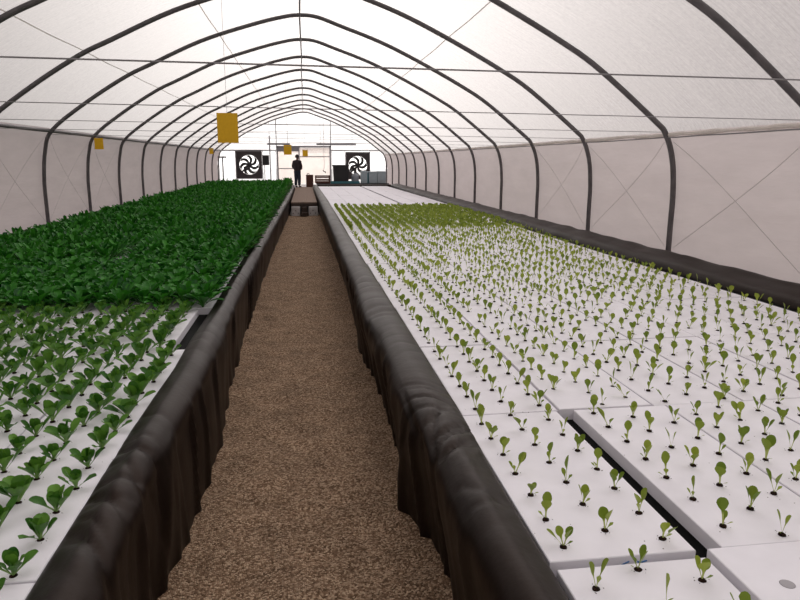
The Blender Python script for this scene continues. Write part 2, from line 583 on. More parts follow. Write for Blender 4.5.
# ------------------------------------------------------------------ black liners draped over the bed walls
def liner(name, tab, sgn, label, seed, wr, creases=()):
    """sgn = +1: the bed lies at larger x"""
    yl = [-6.9 + .25 * i for i in range(28)] + [.1 + .022 * i for i in range(400)]
    yl += list(np.linspace(8.95, 20, 180)) + list(np.linspace(20.1, BED_END + .3, 90))
    rows = []
    for y in yl:
        xe, xs, xb = (interp(tab, y, c) for c in (1, 2, 3))
        w = abs(xe - xs)
        k = sgn
        dr = .022 * noise.noise(Vector((y * 1.6, seed, 0))) + .012 * noise.noise(Vector((y * 4.2, seed, 5)))
        zt = .655 + .008 * noise.noise(Vector((y * .9, seed, 2)))
        P = [(xe + k * .018, .48), (xe + k * .018, .57), (xe + k * .010, .618), (xe - k * .05, zt - .008), (xe - k * w * .5, zt + .012), (xs + k * .045, zt - .012),
             (xs + k * .004, .585), (xs + k * .004 + dr * .6, .50), (xs * .6 + xb * .4 + dr, .36), (xs * .3 + xb * .7 + dr * 1.3, .2), (xb + dr * .5, .04), (xb, -.06)]
        C = catmull(P, 4)
        row = []
        m = len(C)
        for i, (x, z) in enumerate(C):
            t = i / (m - 1)
            a, b = C[max(i - 1, 0)], C[min(i + 1, m - 1)]
            tx, tz = b[0] - a[0], b[1] - a[1]
            l = math.hypot(tx, tz) or 1
            nx, nz = (tz / l, -tx / l) if k < 0 else (-tz / l, tx / l)
            if nz * .3 + nx * -k * 1.0 < -2: nx, nz = -nx, -nz
            top = math.exp(-((t - .36) / .17) ** 2)
            face = max(0, min(1, (t - .5) / .15))
            near = 1 / (1 + (max(0, y - 6) / 6) ** 2)
            # folds that run across the top and slant down the face
            d = 0
            for (yc, wy, am, sl, fq) in wr:
                g = math.exp(-((y - yc) / wy) ** 2)
                if g > .01:
                    ph = (y - yc + sl * (t - .4)) * fq * 1.7 + 1.3 * noise.noise(Vector((y * 3, t * 4, seed + yc)))
                    d += g * am * .42 * (1 - abs(math.sin(ph))) ** 2.5 * (top + .55 * face)
            d += near * .004 * noise.noise(Vector((y * 5 + t * 4, t * 7, seed + 3))) * (top + face)
            d += .007 * noise.noise(Vector((y * 1.8 - t * 2, t * 3, seed + 7))) * (top + face)
            for (ya, ta, yb, tb, am, wd) in creases:      # sharp single creases
                ay, at_, by, bt = ya, ta * 1.15, yb, tb * 1.15
                vy, vt = by - ay, bt - at_
                u = max(0, min(1, ((y - ay) * vy + (t * 1.15 - at_) * vt) / (vy * vy + vt * vt)))
                q = math.hypot(y - ay - u * vy, t * 1.15 - at_ - u * vt)
                if q < wd * 5: d += .7 * am * math.exp(-q / wd) * (.4 + .6 * math.sin(PI * min(1, u * .9 + .05)))
            fo = abs(noise.noise(Vector((y * 2.6 + t * .9, t * .8, seed + 11))))
            d -= .03 * max(0, .22 - fo) / .22 * face * (.35 + .65 * near)
            if t < .17: d = 0
            row.append((x + nx * d, y, z + nz * d))
        rows.append(row)
    mb = MB()
    mb.grid(rows)
    o = mb.build(name, M['liner'])
    return tag(o, label, 'pond liner', 'black liners draped over the bed walls')

liner('pond_liner', LT, -1, 'black plastic liner draped over the path wall of the leafy lettuce bed', 1.0,
      [(2.35, .25, .035, .5, 11), (2.75, .22, .045, -.4, 9), (3.15, .12, .02, .1, 14), (4.9, .5, .012, .5, 7), (7.6, .8, .018, .6, 6)],
      [(3.06, .18, 3.0, .56, .035, .03), (2.62, .16, 2.5, .50, .034, .035), (2.36, .2, 2.12, .58, .04, .04), (2.9, .3, 2.66, .60, .028, .03), (3.5, .2, 3.4, .5, .014, .03), (3.0, .56, 2.9, .95, .03, .05), (2.12, .58, 2.05, .95, .03, .06)])
liner('pond_liner', RT_, 1, 'black plastic liner draped over the path wall of the small seedling bed', 5.0,
      [(3.05, .24, .05, .55, 10), (3.5, .25, .035, -.5, 11), (2.35, .2, .018, .4, 8), (4.6, .4, .012, .6, 8), (5.9, .5, .035, .8, 5), (7.2, .5, .02, .6, 6)],
      [(2.86, .56, 3.40, .30, .036, .03), (2.88, .54, 3.12, .16, .034, .028), (2.80, .52, 2.92, .20, .038, .03), (3.0, .6, 3.7, .5, .03, .035), (2.86, .56, 2.7, .98, .03, .05), (3.62, .18, 3.8, .5, .018, .03), (5.55, .5, 5.9, .2, .03, .06), (5.5, .55, 5.1, .95, .035, .07), (2.3, .2, 2.5, .5, .012, .04)])

def wall_liner(x_wall, sgn, label, seed):
    """liner along the outer wall; sgn +1: the wall lies at larger x"""
    yl = list(np.linspace(-6.9, BED_END + .3, 260))
    rows = []
    for y in yl:
        n1 = .03 * noise.noise(Vector((y * .7, seed, 0)))
        n2 = .02 * noise.noise(Vector((y * 1.9, seed, 3)))
        xi = x_wall - sgn * ((.55 if sgn > 0 else .42) + n1)
        zt = .70 + n2
        P = [(x_wall - sgn * .03, -.05), (x_wall - sgn * .03, .50), (x_wall - sgn * .06, zt - .04), (x_wall - sgn * .20, zt + .02), (x_wall - sgn * .30, zt - .01), (xi + sgn * .08, .63), (xi + sgn * .02, .50), (xi + sgn * .02, .30)]
        row = []
        C = catmull(P, 4)
        for i, (x, z) in enumerate(C):
            d = .014 * noise.noise(Vector((y * 3.1, i * .22, seed))) if i > 6 else 0
            row.append((x - sgn * d * .5, y, z + d))
        rows.append(row)
    mb = MB()
    mb.grid(rows)
    return tag(mb.build('pond_liner', M['liner']), label, 'pond liner', 'black liners draped over the bed walls')
wall_liner(5.15, 1, 'black plastic liner rolled along the foot of the film wall beside the seedlings', 2.0)
wall_liner(-5.22, -1, 'black plastic liner along the foot of the film wall behind the dense lettuce crop', 6.0)
for sg, x0, x1, lab in ((-1, -4.7, -.80, 'black plastic liner over the far end wall of the lettuce bed'), (1, .66, 4.62, 'black plastic liner over the far end wall of the bare raft bed')):
    mb = MB()
    P = [(BED_END - .10, .45), (BED_END - .08, .60), (BED_END - .02, .665), (BED_END + .12, .675), (BED_END + .24, .65), (BED_END + .27, .55), (BED_END + .27, .47)]
    C = catmull(P, 3)
    mb.grid([[(x, yy, zz + .006 * noise.noise(Vector((x * 2, yy, 0)))) for yy, zz in C] for x in np.linspace(x0, x1, 40)])
    tag(mb.build('pond_liner', M['liner']), lab, 'pond liner', 'black liners draped over the bed walls')

# ------------------------------------------------------------------ hoops, cables, ropes
for n, k in enumerate([-3] + HOOPS):
    mb = MB()
    yk = hoop_y(k)
    mb.tube([(x, yk, z) for x, z in PROFILE], .039, 10)
    where = 'just outside the view' if k == -3 else 'just in view at the top corner' if k == -2 else ('against the back gable' if k == 11 else nth(n) + ' from the front')
    tag(mb.build('hoop', M['steel']), 'dark steel hoop arching over both beds, ' + where, 'hoop', 'dark steel hoops of the greenhouse')

mb = MB()
zr = 4.80
mb.tube([(.012 * math.sin(i * 2.1), hoop_y(k) , zr) for i, k in enumerate([-4, -3] + HOOPS)], .016, 6)
tag(mb.build('ridge_cable', M['steel']), 'thin dark ridge line running along the top of all hoops', 'cable')
for n, k in enumerate([-3] + HOOPS[:-1]):
    mb = MB()
    zl, zr_ = (2.435, 2.338) if k == -3 else (2.46, 2.335)
    xl_ = min((p for p in PROFILE if p[0] < 0), key=lambda p: abs(p[1] - zl))[0]
    xr_ = min((p for p in PROFILE if p[0] > 0), key=lambda p: abs(p[1] - zr_))[0]
    mb.tube([(xl_ + (xr_ - xl_) * t / 12, hoop_y(k), zl + (zr_ - zl) * t / 12) for t in range(13)], .0043 if k < 2 else .004, 6)
    where = 'nearest the front' if n == 0 else ('nearest the back gable' if k == 10 else nth(n + 1) + ' from the front')
    tag(mb.build('tie_wire', M['cable']), 'thin grey tie wire across the house at eave height, ' + where, 'wire', 'tie wires across the house')

mb = MB()
mb.tube([(-5.06, y, 2.53 + .012 * noise.noise(Vector((y, 0, 0)))) for y in ys[::3]], .034, 8)
tag(mb.build('eave_pipe', M['steel']), 'dark pipe along the eave above the lettuce bed wall', 'pipe')
mb = MB()       # bunched, wavy film edge along the other eave
rows = []
for y in np.linspace(-6.5, Y_BACK - .3, 420):
    a = .022 * noise.noise(Vector((y * 1.1, 0, 0))) + .014 * noise.noise(Vector((y * 5.1, 0, 3)))
    r = .026 + .016 * noise.noise(Vector((y * 2.3, 4, 0)))
    rows.append([(5.055 + r * .9 * math.cos(t) + a * .4, y, 2.30 + a + r * math.sin(t)) for t in [2 * PI * q / 10 for q in range(11)]])
mb.grid(rows)
tag(mb.build('film_roll', M['film_edge']), 'crumpled white film roll along the eave over the seedling bed', 'film roll')
mb = MB()
mb.tube([(5.045, y, 2.262 + .008 * noise.noise(Vector((y * 2, 0, 9)))) for y in np.linspace(-6.5, Y_BACK - .3, 160)], .010, 6)
tag(mb.build('draw_cord', M['cable']), 'thin dark cord under the crumpled film roll at the eave', 'cord')

def wall_rope(side, k, flip, label):
    s = 1 if side == 'right' else -1
    mb = MB()
    ya, yb = hoop_y(k) + .12, hoop_y(k + 1) - .12
    if flip: ya, yb = yb, ya
    zt, zb = (2.2, .72) if s > 0 else (2.42, .72)
    pts = []
    for t in range(15):
        u = t / 14
        z = zt + (zb - zt) * u
        x = float(np.interp(z, [p[1] for p in (PROFILE[:20] if s < 0 else PROFILE[-1:-21:-1])], [p[0] for p in (PROFILE[:20] if s < 0 else PROFILE[-1:-21:-1])]))
        pts.append((x - s * .0, ya + (yb - ya) * u, z))
    mb.tube(pts, .0032, 6)
    tag(mb.build('wall_rope', M['rope']), label, 'rope', 'crossed ropes on the film walls')
for side, bays, nm in (('right', (-2, -1, 0), 'film wall beside the seedlings'), ('left', (0, 1, 2), 'film wall behind the dense lettuces')):
    for i, k in enumerate(bays):
        for fl in (0, 1):
            wall_rope(side, k, fl, 'faint rope slanting %s backwards on the %s, %s bay' % ('up' if fl else 'down', nm, nth(i + 1)))

# lap seams of the roof film: straight strips along the house
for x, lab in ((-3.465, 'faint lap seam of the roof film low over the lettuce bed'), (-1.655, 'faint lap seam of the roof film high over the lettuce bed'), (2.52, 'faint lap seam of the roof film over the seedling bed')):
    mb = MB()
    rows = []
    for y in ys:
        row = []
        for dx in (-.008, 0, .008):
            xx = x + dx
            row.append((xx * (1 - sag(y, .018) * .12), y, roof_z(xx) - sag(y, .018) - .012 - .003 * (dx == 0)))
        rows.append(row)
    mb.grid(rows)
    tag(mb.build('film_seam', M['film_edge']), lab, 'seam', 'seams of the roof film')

# ------------------------------------------------------------------ yellow sticky traps
def trap(x, y, z, w, h, rz, label, hang_to):
    t = thing('hanging_sticky_trap', label, 'insect trap', (x, y, z), rz, 'yellow sticky traps')
    mb = MB()
    mb.box((-w / 2, -.002, -h / 2), (w / 2, .002, h / 2))
    mb.build('card', M['yellow'], t)
    mb = MB()
    mb.tube([(0, 0, h / 2 - .01), (0, 0, h / 2 + .05), (0, 0, hang_to - z)], .0022, 5)
    mb.build('string', M['cable'], t)
trap(-.932, 8.85, 2.345, .254, .362, .03, 'big yellow sticky trap card hanging over the lettuce bed', roof_z(-1.0) - .03)
trap(-4.91, 17.55, 2.345, .20, .265, .1, 'small yellow sticky trap beside the film wall behind the lettuces', roof_z(-4.91) - .0)
trap(-4.70, 36.3, 2.42, .20, .30, 0, 'tiny yellow sticky trap at the far end of the lettuce bed wall', roof_z(-4.70) - .03)
trap(-.56, 24.4, 2.31, .27, .33, 0, 'yellow sticky trap hanging in front of the door header', roof_z(-.56) - .03)
trap(.06, 33.2, 2.29, .25, .30, 0, 'yellow sticky trap hanging just right of the standing person', roof_z(.06) - .03)

# ------------------------------------------------------------------ rafts
RAFT_W, RAFT_L, PIT_X, PIT_Y = .534, 1.350, .546, 1.362
def raft_mesh(w, l, name='foam_raft'):
    mb = MB()
    b = .003
    x0, x1, y0, y1, z0, z1 = -w / 2, w / 2, -l / 2, l / 2, -RT, 0
    v = [(x0, y0, z0), (x1, y0, z0), (x1, y1, z0), (x0, y1, z0),
         (x0, y0, z1 - b), (x1, y0, z1 - b), (x1, y1, z1 - b), (x0, y1, z1 - b),
         (x0 + b, y0 + b, z1), (x1 - b, y0 + b, z1), (x1 - b, y1 - b, z1), (x0 + b, y1 - b, z1)]
    f = [(0, 3, 2, 1), (8, 9, 10, 11)]
    for i in range(4):
        j = (i + 1) % 4
        f += [(i, j, 4 + j, 4 + i), (4 + i, 4 + j, 8 + j, 8 + i)]
    mb.add(v, f)
    return mb.mesh(name, M['foam'])
RM = raft_mesh(RAFT_W, RAFT_L)
RM_HALF = raft_mesh(.27, RAFT_L)

R_ROW0 = .61
L_ROW0 = .70
PIT_YL = 1.39
holes_r, holes_l = [], []
def rr(a, b): return random.uniform(a, b)

R_ROWS = 27
PLANTED = 14
for r in range(R_ROWS):
    y0 = R_ROW0 + PIT_Y * r
    if r == 0: y0 -= .015
    yc = y0 + RAFT_L / 2
    if yc + RAFT_L / 2 > BED_END: break
    base = interp(RT_, yc, 1) + .022
    for c in range(7):
        half = c == 6
        w = .27 if half else RAFT_W
        x0 = base + PIT_X * c
        if r == 1 and c >= 1: x0 += .088
        if r == 0 and c >= 1: x0 += .055
        if r == 0 and c == 0: x0 += .012
        if r == 0 and c >= 1: x0 -= .02
        if r >= PLANTED and c >= 4: x0 += .085
        if half and x0 + w > 4.62: continue
        xc = x0 + w / 2 + rr(-.004, .004)
        yy = yc + rr(-.003, .003) - (.0 if c else 0)
        if r == 0 and c >= 1: yy += .022
        if r == 0 and c == 0: yy -= .02
        corners = [(xc + a * w / 2, yy + b_ * RAFT_L / 2, RAFT_Z) for a in (-1, 1) for b_ in (-1, 0, 1)]
        seen = any(in_frame(p) for p in corners)
        half_w = 'narrow' if half else 'white'
        where = '%s from the path in the %s crosswise row' % (nth(c + 1), nth(r + 1))
        lab = ('white foam raft of seedlings, ' if r < PLANTED else 'bare white foam raft beyond the seedlings, ') + where
        o = link('foam_raft', RM_HALF if half else RM)
        o.location = (xc, yy, RAFT_Z + rr(-.003, .003))
        o.rotation_euler = (0, 0, rr(-.002, .002))
        tag(o, lab, 'raft', 'floating white rafts of the seedling bed')
        if r == 1 and c == 0: raft_front = o
        if r == 0 and c == 1: raft_holes = o
        if r < PLANTED:
            ncol = 1 if half else 3
            for i in range(ncol):
                for j in range(7):
                    px = xc + (0 if half else (i - 1) * .183)
                    gi = c * 3 + i
                    st = .0 if gi % 2 == 0 else .097
                    py = yy - RAFT_L / 2 + (.075 if c == 0 else .045) + j * .192 + st * .9
                    if py > yy + RAFT_L / 2 - .03: continue
                    if r == 0 and c == 1 and j < 7: 
                        continue
                    holes_r.append((px + rr(-.006, .006), py + rr(-.008, .008), gi, r))
# pen marks and empty holes seen on the two nearest rafts
mb = MB()
yf = -RAFT_L / 2 - .0012
for pts in ([(-.02, -.040), (.0, -.030), (.02, -.022)], [(.035, -.046), (.06, -.03), (.085, -.024)], [(.05, -.024), (.07, -.034), (.10, -.046)], [(.09, -.044), (.12, -.042), (.145, -.034)]):
    mb.tube([(x, yf, z) for x, z in pts], .0028, 5)
tag(mb.build('pen_mark', M['pen'], raft_front), 'blue pen scribble on the front edge')
for hx, hy in ((.03, .56), (-.13, .45), (.13, .47)):
    mb = MB()
    mb.lathe([(.024, .0006), (.021, .0011), (.004, .0008)], (hx, hy, 0), 16)
    mb.build('planting_hole', M['hole'], raft_holes)

L_ROWS = 25
RM_L = raft_mesh(RAFT_W, 1.383)
for r in range(L_ROWS):
    y0 = L_ROW0 + PIT_YL * r + .03
    yc = y0 + RAFT_L / 2
    if yc + RAFT_L / 2 > BED_END + .02: break
    base = interp(LT, yc, 1) - .012
    if r == 3: base -= .12          # this row floats away from the liner
    if r >= 4: base -= .01
    for c in range(7):
        x1 = base - PIT_X * c
        xc = x1 - RAFT_W / 2 + rr(-.004, .004)
        yy = yc + rr(-.004, .004)
        o = link('foam_raft', RM_L)
        o.location = (xc, yy, RAFT_Z + rr(-.003, .003))
        if r <= 3:
            lab = 'white foam raft of leafy lettuces, %s from the path in the %s crosswise row' % (nth(c + 1), nth(r + 1))
        elif c == 0:
            lab = 'white foam raft edge along the liner under dense lettuce, %s crosswise row' % nth(r + 1)
        else:
            lab = 'white foam raft covered by the dense lettuce crop'
        tag(o, lab, 'raft', 'floating white rafts of the leafy lettuce bed' if (r <= 3 or c == 0) else 'rafts hidden under the dense crop')
        for i in range(3):
            gi = c * 3 + i
            for j in range(7):
                px = xc + (1 - i) * .182
                py = yy - RAFT_L / 2 + .03 + j * .1985 + (.1 if gi % 2 else 0)
                if py > yy + RAFT_L / 2 - .02: continue
                holes_l.append((px + rr(-.012, .012), py + rr(-.012, .012), gi, r))

# ------------------------------------------------------------------ leaves
SPINE = {8: (0, .2, .38, .52, .65, .77, .88, .96, 1), 5: (0, .35, .55, .75, .92, 1), 4: (0, .35, .62, .88, 1), 3: (0, .45, .8, 1)}
def leaf(mb, yaw, L, W, tilt, curl, petiole=.35, rows=8, cols=4, cup=.25, ruffle=0, off=(0, 0, 0), seed=0, tw=.14):
    """one spoon-shaped leaf: narrow stalk, blade widest past its middle, round tip; tilt from the vertical at the foot, curl added towards the tip"""
    rnd = random.random()
    cy, sy = math.cos(yaw), math.sin(yaw)
    p = Vector(off)
    P, al, sh = [], [], []
    sp = SPINE[rows]
    for i, s in enumerate(sp):
        a = tilt + curl * s
        if i: p = p + Vector((math.sin(a) * cy, math.sin(a) * sy, math.cos(a))) * (L * (s - sp[i - 1]))
        if s < petiole: w = tw * (.8 + .35 * s / petiole)
        else:
            q = (s - petiole) / (1 - petiole)
            if q < .55:
                u = q / .55
                w = tw * 1.1 + (1 - tw * 1.1) * u * u * (3 - 2 * u)
            else: w = max(.22, math.sqrt(max(0, 1 - ((q - .55) / .46) ** 2)))
        w *= W
        side = Vector((-sy, cy, 0))
        nrm = Vector((-math.cos(a) * cy, -math.cos(a) * sy, math.sin(a)))
        row = []
        for j in range(cols + 1):
            t = j / cols * 2 - 1
            lift = cup * w * t * t * .5
            if ruffle and s > petiole: lift += ruffle * W * math.sin(s * 17 + seed + 3 * t) * abs(t)
            row.append(p + side * (t * w * .5) + nrm * lift)
            al.append(s if s > petiole * .9 else s * .5)
            sh.append(rnd)
        P.append(row)
    mb.grid(P)
    mb.a.setdefault('along', []).extend(al)
    mb.a.setdefault('shade', []).extend(sh)


def seedling(kind, seed, lod=0):
    random.seed(1000 + seed)
    mb = MB()
    h = rr(.082, .1)
    R, C_ = (8, 4) if lod == 0 else (5, 2)
    y0 = rr(0, 2 * PI)
    if kind == 'two':
        for a, k in ((0, 1), (PI + rr(-.5, .5), rr(.8, 1))):
            leaf(mb, y0 + a, h * k * rr(.95, 1.05), h * rr(.36, .46), rr(.06, .2), rr(.1, .35), .44, R, C_)
    elif kind == 'single':
        leaf(mb, y0, h * 1.12, h * .40, .05, rr(.0, .25), .46, R, C_)
        leaf(mb, y0 + 2.6, h * .55, h * .2, .3, .3, .4, R, C_)
    elif kind == 'three':
        for i in range(3):
            leaf(mb, y0 + i * 2.1 + rr(-.3, .3), h * rr(.75, 1.05), h * rr(.33, .43), rr(.1, .28), rr(.1, .35), .42, R, C_)
    elif kind == 'splayed':
        for i in range(4):
            leaf(mb, y0 + i * 1.55 + rr(-.3, .3), h * rr(.7, 1.0), h * rr(.26, .36), rr(.2, .5), rr(.1, .4), .42, R, C_)
    elif kind == 'leaning':
        for i in range(2):
            leaf(mb, y0 + rr(-.4, .4), h * rr(.85, 1.1), h * rr(.32, .40), rr(.4, .65), rr(.0, .2), .44, R, C_)
        leaf(mb, y0 + 2.4, h * .6, h * .26, .3, .3, .4, R, C_)
    elif kind == 'full':
        for i in range(5):
            leaf(mb, y0 + i * 2.4 + rr(-.3, .3), h * rr(.95, 1.2), h * rr(.46, .58), rr(.1, .45), rr(.1, .4), .36, R, C_)
    leaf(mb, y0 + 1.2, h * .40, h * .15, .7, .4, .4, 3, 2)      # seed leaf
    return mb

KINDS = [('two', 'upright two-leaved'), ('single', 'slim tall-leaved'), ('three', 'bushy three-leaved'), ('splayed', 'open splayed'), ('leaning', 'leaning narrow')]
SEED = []
for n, (k, d) in enumerate(KINDS):
    for q in range(4 if k == 'two' else 3):
        SEED.append((seedling(k, n * 10 + q).mesh('foliage', M['seedling']), d))

def plug_mesh(r, seed):
    random.seed(seed)
    mb = MB()
    n = 14
    prof = [(r, -.002), (r * .95, .003), (r * .6, .006), (r * .15, .007)]
    v, f = [], []
    for i, (q, z) in enumerate(prof):
        for k in range(n):
            a = 2 * PI * k / n
            e = 1 + .22 * noise.noise(Vector((math.cos(a) * 1.5, math.sin(a) * 1.5, seed)))
            v.append((q * e * math.cos(a), q * e * math.sin(a), z + .002 * noise.noise(Vector((q * 200, a, seed)))))
    for i in range(len(prof) - 1):
        for k in range(n):
            k2 = (k + 1) % n
            f.append((i * n + k, i * n + k2, (i + 1) * n + k2, (i + 1) * n + k))
    f.append(tuple((len(prof) - 1) * n + k for k in range(n)))
    mb.add(v, f, True)
    for q in range(5):          # crumbs beside the plug
        a, d = rr(0, 2 * PI), r * rr(1.2, 2.0)
        s = rr(.0015, .003)
        c = Vector((d * math.cos(a), d * math.sin(a), s * .5))
        mb.add([c + Vector(o) * s for o in ((1, 0, 0), (-1, 0, 0), (0, 1, 0), (0, -1, 0), (0, 0, .8), (0, 0, -.6))],
               [(0, 2, 4), (2, 1, 4), (1, 3, 4), (3, 0, 4), (2, 0, 5), (1, 2, 5), (3, 1, 5), (0, 3, 5)])
    return mb.mesh('root_plug', M['plug'])
PLUGS = [plug_mesh(.0135, s) for s in range(4)]

def lettuce(seed, n, L, W, lod=0, big=False):
    random.seed(5000 + seed)
    mb = MB()
    R, C_ = (8, 4) if lod == 0 else (4, 2)
    y0 = rr(0, 2 * PI)
    for i in range(n):
        q = i / max(1, n - 1)
        if big:
            leaf(mb, y0 + i * 2.4 + rr(-.25, .25), L * (1 - .15 * q) * rr(.8, 1.1), W * rr(.8, 1.2), .62 - .5 * q + rr(-.1, .1), rr(.35, 1.25), .42, R, C_, .4, .05, seed=i, tw=.22)
        else:
            leaf(mb, y0 + i * 2.4 + rr(-.3, .3), L * (1 - .25 * q) * rr(.8, 1.12), W * (1 - .15 * q) * rr(.85, 1.15), .80 - .72 * q + rr(-.12, .12), rr(-.1, .55), .36, R, C_, .45, .03, seed=i, tw=.2)
    return mb
LET = [lettuce(s, 10 + s % 4, .122, .053).mesh('foliage', M['lettuce']) for s in range(9)]
CROP = [lettuce(40 + s, 22, .225, .066, big=True).mesh('foliage', M['crop']) for s in range(5)]

random.seed(99)
MIX = [0] * 5 + [2] * 4 + [1] * 2 + [3] * 2 + [4] * 1
def pick_seed():
    d = KINDS[random.choice(MIX)][1]
    return random.choice([s for s in SEED if s[1] == d])

def dist(h): return math.hypot(h[0], h[1])

def arrange(holes, limit, mk_root, skip):
    """the LIMIT nearest plants in the picture become individuals; the others are returned"""
    holes = [h for h in holes if not skip(h)]
    seen = sorted([h for h in holes if in_frame((h[0], h[1], RAFT_Z), 0) ], key=dist)
    pick = set(seen[:limit])
    lanes = {}
    for h in seen: lanes.setdefault(h[2], []).append(h)
    for gi, L in lanes.items():
        L.sort(key=lambda h: h[1])
        for i, h in enumerate(L):
            if h in pick: mk_root(h, i + 1, gi + 1)
    return [h for h in holes if h not in pick]

def mk_seedling(h, i, lane):
    me, d = pick_seed()
    s = rr(1.0, 1.25)
    t = thing('lettuce_seedling', '%s lettuce seedling, %s from the front in the %s lengthwise row from the path' % (d, nth(i), nth(lane)),
              'seedling', (h[0], h[1], RAFT_Z + .001), 0, 'small lettuce seedlings on white rafts')
    f = link('foliage', me, t)
    f.rotation_euler = (rr(-.1, .1), rr(-.1, .1), rr(0, 2 * PI))
    f.scale = (s, s, s * rr(.92, 1.08))
    p = link('root_plug', random.choice(PLUGS), t)
    p.rotation_euler = (0, 0, rr(0, 2 * PI))

rest = arrange(holes_r, 300, mk_seedling, lambda h: random.random() < .02)

def merged(name, items, mats):
    """items: (mesh, x, y, z, rotation, scale); one mesh object of them all"""
    cache = {}
    V, F, A, S, MI = [], [], [], [], []
    off = 0
    for me, x, y, z, rz, s, sz, mi in items:
        if me.name not in cache:
            n = len(me.vertices)
            co = np.empty(n * 3); me.vertices.foreach_get('co', co)
            co = co.reshape(-1, 3)
            fs = [tuple(p.vertices) for p in me.polygons]
            a = np.zeros(n); b = np.zeros(n)
            if 'along' in me.attributes:
                me.attributes['along'].data.foreach_get('value', a)
                me.attributes['shade'].data.foreach_get('value', b)
            cache[me.name] = (co, fs, a, b)
        co, fs, a, b = cache[me.name]
        c, q = math.cos(rz), math.sin(rz)
        R = np.array([[c, -q, 0], [q, c, 0], [0, 0, 1]])
        V.append((co * [s, s, s * sz]) @ R.T + [x, y, z])
        F.extend([tuple(i + off for i in f) for f in fs])
        MI.extend([mi] * len(fs))
        A.append(a); S.append(np.clip(b * .8 + random.random() * .3, 0, 1))
        off += len(co)
    V = np.concatenate(V)
    me = bpy.data.meshes.new(name)
    me.from_pydata(V.tolist(), [], F)
    for m in mats: me.materials.append(m)
    me.polygons.foreach_set('use_smooth', [True] * len(F))
    me.polygons.foreach_set('material_index', MI)
    for k, d in (('along', A), ('shade', S)):
        at = me.attributes.new(k, 'FLOAT', 'POINT')
        at.data.foreach_set('value', np.concatenate(d))
    me.update()
    return link(name, me)

SEED_LO = [seedling(random.choice(['two', 'three', 'three', 'splayed', 'single']), 200 + s, 1).mesh('leaves_low', M['seedling']) for s in range(10)]
random.seed(1234)
FULL_LO = [seedling('full', 300 + s, 1).mesh('leaves_low', M['seedling']) for s in range(6)]
random.seed(4321)
items = []
for h in rest:
    big = h[3] >= 9
    me = random.choice(FULL_LO if big else SEED_LO)
    s = rr(1.12, 1.4) if big else rr(1.05, 1.35) * (1 + .08 * max(0, h[3] - 4) / 5)
    items.append((me, h[0], h[1], RAFT_Z, rr(0, 6.28), s, rr(.92, 1.08), 0))
    if h[1] < 13: items.append((random.choice(PLUGS), h[0], h[1], RAFT_Z, 0, 1, 1, 1))
tag(merged('lettuce_seedlings', items, [M['seedling'], M['plug']]), 'mass of small green seedlings covering the farther white rafts up to the bare ones', 'seedlings', kind='stuff')

def mk_lettuce(h, i, lane):
    dense = h[3] >= 4
    me = random.choice(CROP if dense else LET)
    d = 'full dark lettuce head' if dense else random.choice(['leafy green lettuce plant'])
    t = thing('lettuce_plant', '%s, %s from the front in the %s lengthwise row from the path' % (d, nth(i), nth(lane)),
              'lettuce', (h[0], h[1], RAFT_Z + .001), 0, 'leafy lettuces on white rafts')
    f = link('foliage', me, t)
    g = rr(.85, 1.12) * (.96 + .05 * h[3]) if not dense else rr(.9, 1.08)
    f.scale = (g, g, g * rr(.9, 1.08))
    f.rotation_euler = (0, 0, rr(0, 6.28))
    p = link('root_plug', random.choice(PLUGS), t)
    p.rotation_euler = (0, 0, rr(0, 6.28))

def skip_l(h):
    if h[1] < 1.6: return True
    return random.random() < .015 or (h[2] == 8 and 8.6 < h[1] < 11.2)
rest = arrange(holes_l, 300, mk_lettuce, skip_l)
CROP_LO = [lettuce(70 + s, 20, .23, .068, 1, True).mesh('leaves_low', M['crop']) for s in range(8)]
random.seed(777)
items = []
for h in rest:
    if h[3] >= 4:
        g = rr(.82, 1.05) * (.94 + .012 * max(0, h[3] - 4))
        far = min(1, max(0, h[1] - 6.5) / 28)
        if h[2] == 0: g *= 1.2
        items.append((random.choice(CROP_LO), h[0] + (.075 if h[2] == 0 and h[1] > 9.5 else 0), h[1], RAFT_Z, rr(0, 6.28), g * 1.08, rr(.95, 1.25) * (1.12 + .42 * far), 0))
    else:
        items.append((random.choice(LET), h[0], h[1], RAFT_Z, rr(0, 6.28), rr(.9, 1.12) * (.93 + .09 * h[3]), 1, 1))
tag(merged('lettuce_crop', items, [M['crop'], M['lettuce']]), 'dense dark green lettuce crop filling the bed back to the gable', 'lettuces', kind='stuff')

# ------------------------------------------------------------------ boardwalk and blocks at the end of the path
bw = thing('boardwalk', 'raised brown boardwalk closing the far end of the gravel path', 'boardwalk', (-.05, 24.6, 0))
mb = MB()
mb.box((-.46, 0, .40), (.47, 14.2, .48))
mb.build('deck', M['boards'], bw, .01)
mb = MB()
mb.box((-.46, -.02, .33), (.47, .06, .44))
mb.build('front_edge', M['wood_dark'], bw, .006)
for lab, x0, x1 in (('pale concrete block under the boardwalk on the lettuce bed side', -.50, -.19), ('pale concrete block under the boardwalk on the seedling bed side', .11, .44)):
    mb = MB()
    mb.box((x0, 24.42, 0), (x1, 24.74, .325))
    o = mb.build('concrete_block', M['concrete'], None, .012)
    tag(o, lab, 'block', 'concrete blocks under the boardwalk')
    mb = MB()
    for q in range(3):
        mb.lathe([(.018, -.004), (.016, .0), (.004, .0)], (x0 + .06 + .09 * q, 24.417, .10 + .09 * (q % 2)), 10, axis='y')
    mb.build('pore_marks', M['wood_dark'], o)
mb = MB()
mb.box((-.17, 24.15, 0), (.09, 24.55, .14))
mb.box((-.14, 24.33, .14), (.06, 24.55, .32))
tag(mb.build('wooden_step', M['wood_dark'], None, .01), 'dark wooden step between the two pale blocks', 'step')

